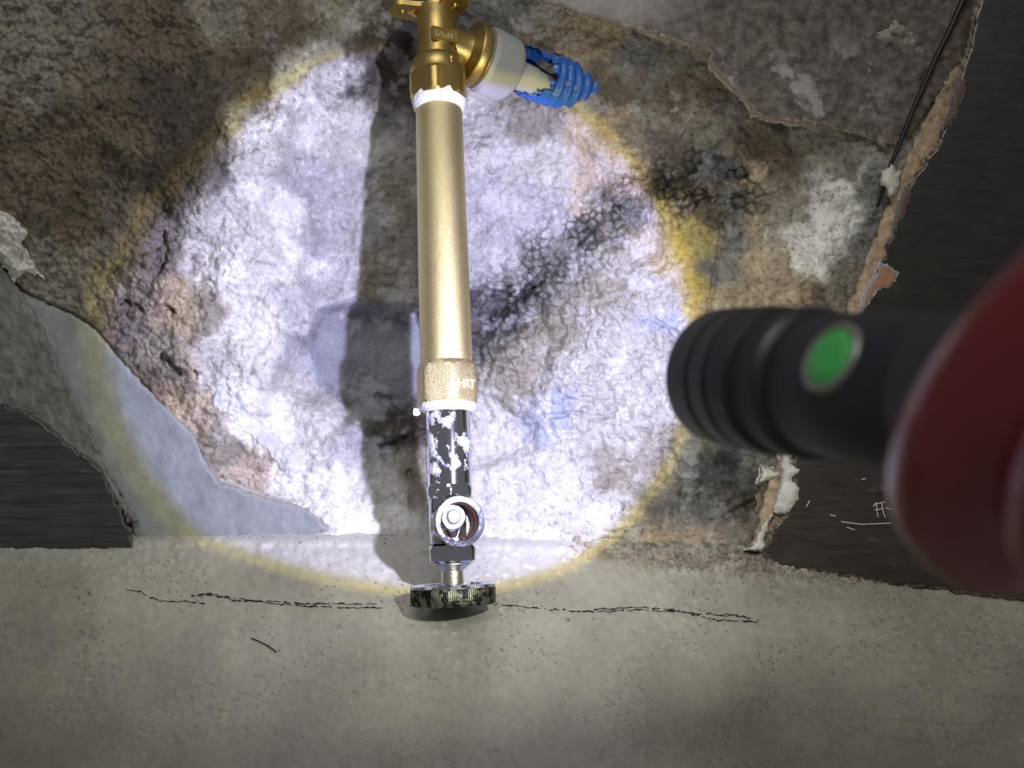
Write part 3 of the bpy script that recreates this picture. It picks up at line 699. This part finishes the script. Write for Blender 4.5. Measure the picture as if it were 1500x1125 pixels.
bm = bmesh.new(); lathe(bm, [(h1-.001, .95), (h1-.0003, 1.0), (h1+.0010, 1.0), (h1+.0015, .97), (h1+.0012, .93), (h1+.0003, .90), (h1+.0002, .3)], seg=96, shape=oval2)
newobj('handle_rim', bm, M_LIMED, hd, label='chrome rim and top face of the handle')

# ------------------------------------------------------------------ black stripe beside the right panel: a thin tapering tube
def tube(name, pts, r, m, parent=None, seg=14, label=None, cat=None, taper=None):
    bm = bmesh.new(); prev = None; n = len(pts)
    for i, p in enumerate(pts):
        t = (pts[min(i+1, n-1)]-pts[max(i-1, 0)]).normalized(); a = t.cross(Vector((0, 1, .1))).normalized(); b = t.cross(a)
        rr = r*(taper(i/(n-1)) if taper else 1)
        ring = [bm.verts.new(p+a*rr*math.cos(2*math.pi*k/seg)+b*rr*math.sin(2*math.pi*k/seg)) for k in range(seg)]
        if prev:
            for k in range(seg): bm.faces.new((prev[k], prev[(k+1) % seg], ring[(k+1) % seg], ring[k]))
        else: bm.faces.new(ring)
        prev = ring
    bm.faces.new(prev[::-1]); o = newobj(name, bm, m, parent, label=label)
    if cat: o['category'] = cat
    return o
def path(px, n=10):
    out = []
    for (a, b, c), (d, e, f) in zip(px[:-1], px[1:]):
        for i in range(n):
            t = i/n; out.append(P(a+(d-a)*t, b+(e-b)*t, c+(f-c)*t))
    out.append(P(*px[-1])); return out
tube('black_stripe', path([(1440, -90, .478), (1413, -5, .479), (1394, 38, .480), (1371, 85, .481), (1337, 162, .482), (1307, 236, .483), (1298, 262, .485), (1284, 305, .493)]), .0016, M_STRIPE,
     label='black stripe running down along the cut edge of the right wall panel', cat='cable', taper=lambda t: 1.15-.65*t)
hp = [(368, 936), (380, 941), (392, 947), (405, 956)]
tube('loose_fibre', [P(x, y, fy(x, y)-.0004)+Vector((0, 0, .0004)) for x, y in hp], .00028, M_CRACK, label='thin dark fibre lying on the cement ledge at the lower left', cat='fibre')

# ------------------------------------------------------------------ torch
TMx = frame(TF, TB, Vector((0, 0, 1)))     # local z towards the tail; local y ~ world up
tor = empty('flashlight', TMx, 'black metal flashlight with a green side button, held in the red glove', 'flashlight')
bm = bmesh.new(); gro = []
pr = [(.002, .0150), (.0, .0160), (.0, .0174), (.0012, .0182), (.0100, .0184)]
for z in (.0108, .0190): pr += [(z, .0184), (z+.0004, .0172), (z+.0014, .0172), (z+.0018, .0183)]
pr += [(.0270, .0181), (.0276, .0168), (.0335, .0164), (.0345, .0178), (.0385, .0176), (.0400, .0160), (.0405, .0140)]
lathe(bm, pr, seg=96, cap=False); newobj('torch_head', bm, M_BLACK, tor, sharp=30)
bm = bmesh.new(); lathe(bm, [(.0395, .0120), (.0400, .0158), (.0520, .0160), (.0720, .0158), (.0740, .0148), (.0760, .0146), (.0780, .0152), (.150, .0150), (.156, .0140), (.157, .012)], seg=96)
newobj('torch_body', bm, M_BLACK, tor, sharp=30)
bm = bmesh.new(); lathe(bm, [(.0012, .0001), (.0004, .006), (.0006, .012), (.0016, .0158), (.0030, .0158), (.0030, .0001)], seg=64, cap=False); newobj('torch_lens', bm, M_GLASS, tor)
# button on the side facing the camera, a little above the axis
nside = TMx.inverted().to_3x3()@Vector((-.94, -.33, 0)); nside.z = 0; nside.normalize()
upl = TMx.inverted().to_3x3()@Vector((0, 0, 1)); upl.z = 0; upl.normalize()
th = math.radians(24); bd = (nside*math.cos(th)+upl*math.sin(th)).normalized()
BM = frame(Vector((0, 0, .0610))+bd*.0134, bd, Vector((0, 0, 1)))
bm = bmesh.new(); lathe(bm, [(0, .0076), (.0026, .0076), (.0031, .0071), (.0031, .0064), (.0024, .0062), (.0024, .0002)], BM, seg=48, cap=False); newobj('button_ring', bm, M_RING, tor, label='grey ring around the button')
bm = bmesh.new(); lathe(bm, [(.0008, .0063), (.0026, .0062), (.0034, .0052), (.0040, .0025), (.0036, .0002)], BM, seg=48); newobj('button', bm, M_GREEN, tor, label='green rubber push button')

# ------------------------------------------------------------------ hand in a red rubber glove
nW = Vector((-.94, -.33, 0)).normalized(); uW = TB.cross(nW).normalized()
if uW.z < 0: uW = -uW
def ap_(t, th, R): t += .0055; th = math.radians(th); return TF+TB*t+(nW*math.cos(th)+uW*math.sin(th))*R
bm = bmesh.new()
def ball(c, r, sq=None):
    bmesh.ops.create_icosphere(bm, subdivisions=3, radius=r, matrix=Matrix.Translation(c)@(sq or Matrix()))
def chain(pts, step=.0022):
    for q in range(len(pts)-1):         # smooth bends through the joints
        (a, ra), (b, rb) = pts[q], pts[q+1]; p = pts[max(q-1, 0)][0]; r = pts[min(q+2, len(pts)-1)][0]
        n = max(2, int((b-a).length/step))
        for i in range(n+1):
            t = i/n
            c = .5*((2*a)+(b-p)*t+(2*p-5*a+4*b-r)*t*t+(3*a-p-3*b+r)*t**3)
            ball(c, ra+(rb-ra)*t)
for i, dt in enumerate((0, .022, .043, .062)):
    k = (1, 1.03, .98, .88)[i]; R = .0160+.0086*k
    chain([(ap_(.150+dt*.7, 128, .034), .0112*k), (ap_(.130+dt, 84, R+.004), .0106*k), (ap_(.121+dt, 55, R+.0035), .0102*k), (ap_(.1115+dt, 27, R+.0012), .0101*k),
           (ap_(.1010+dt, -6, R+.001), .0100*k), (ap_(.0945+dt, -33, R+.0015), .0100*k), (ap_(.0925+dt, -58, R+.0012), .0094*k), (ap_(.0920+dt, -80, R), .0080*k)])
pc = ap_(.185, 165, .034)
for i in range(4):
    for j in range(6):
        ball(ap_(.148+.019*i, 128+13*j, .0345+.003*math.sin(j)), .0135)
chain([(ap_(.175, 190, .036), .016), (ap_(.150, 205, .033), .0135), (ap_(.128, 222, .029), .0115), (ap_(.115, 238, .0280), .0105), (ap_(.108, 250, .0265), .0092)])
wr = ap_(.235, 160, .062)
chain([(ap_(.20, 160, .044), .024), (wr, .026), (wr+Vector((.10, -.12, -.03)), .032)])
gl = newobj('person', bm, M_GLOVE, None, label='hand in a shiny dark red rubber glove gripping the black flashlight at the right edge', sharp=0)
gl['category'] = 'person'
r = gl.modifiers.new('remesh', 'REMESH'); r.mode = 'VOXEL'; r.voxel_size = .0011; r.use_smooth_shade = True
s = gl.modifiers.new('smooth', 'SMOOTH'); s.factor = .6; s.iterations = 26
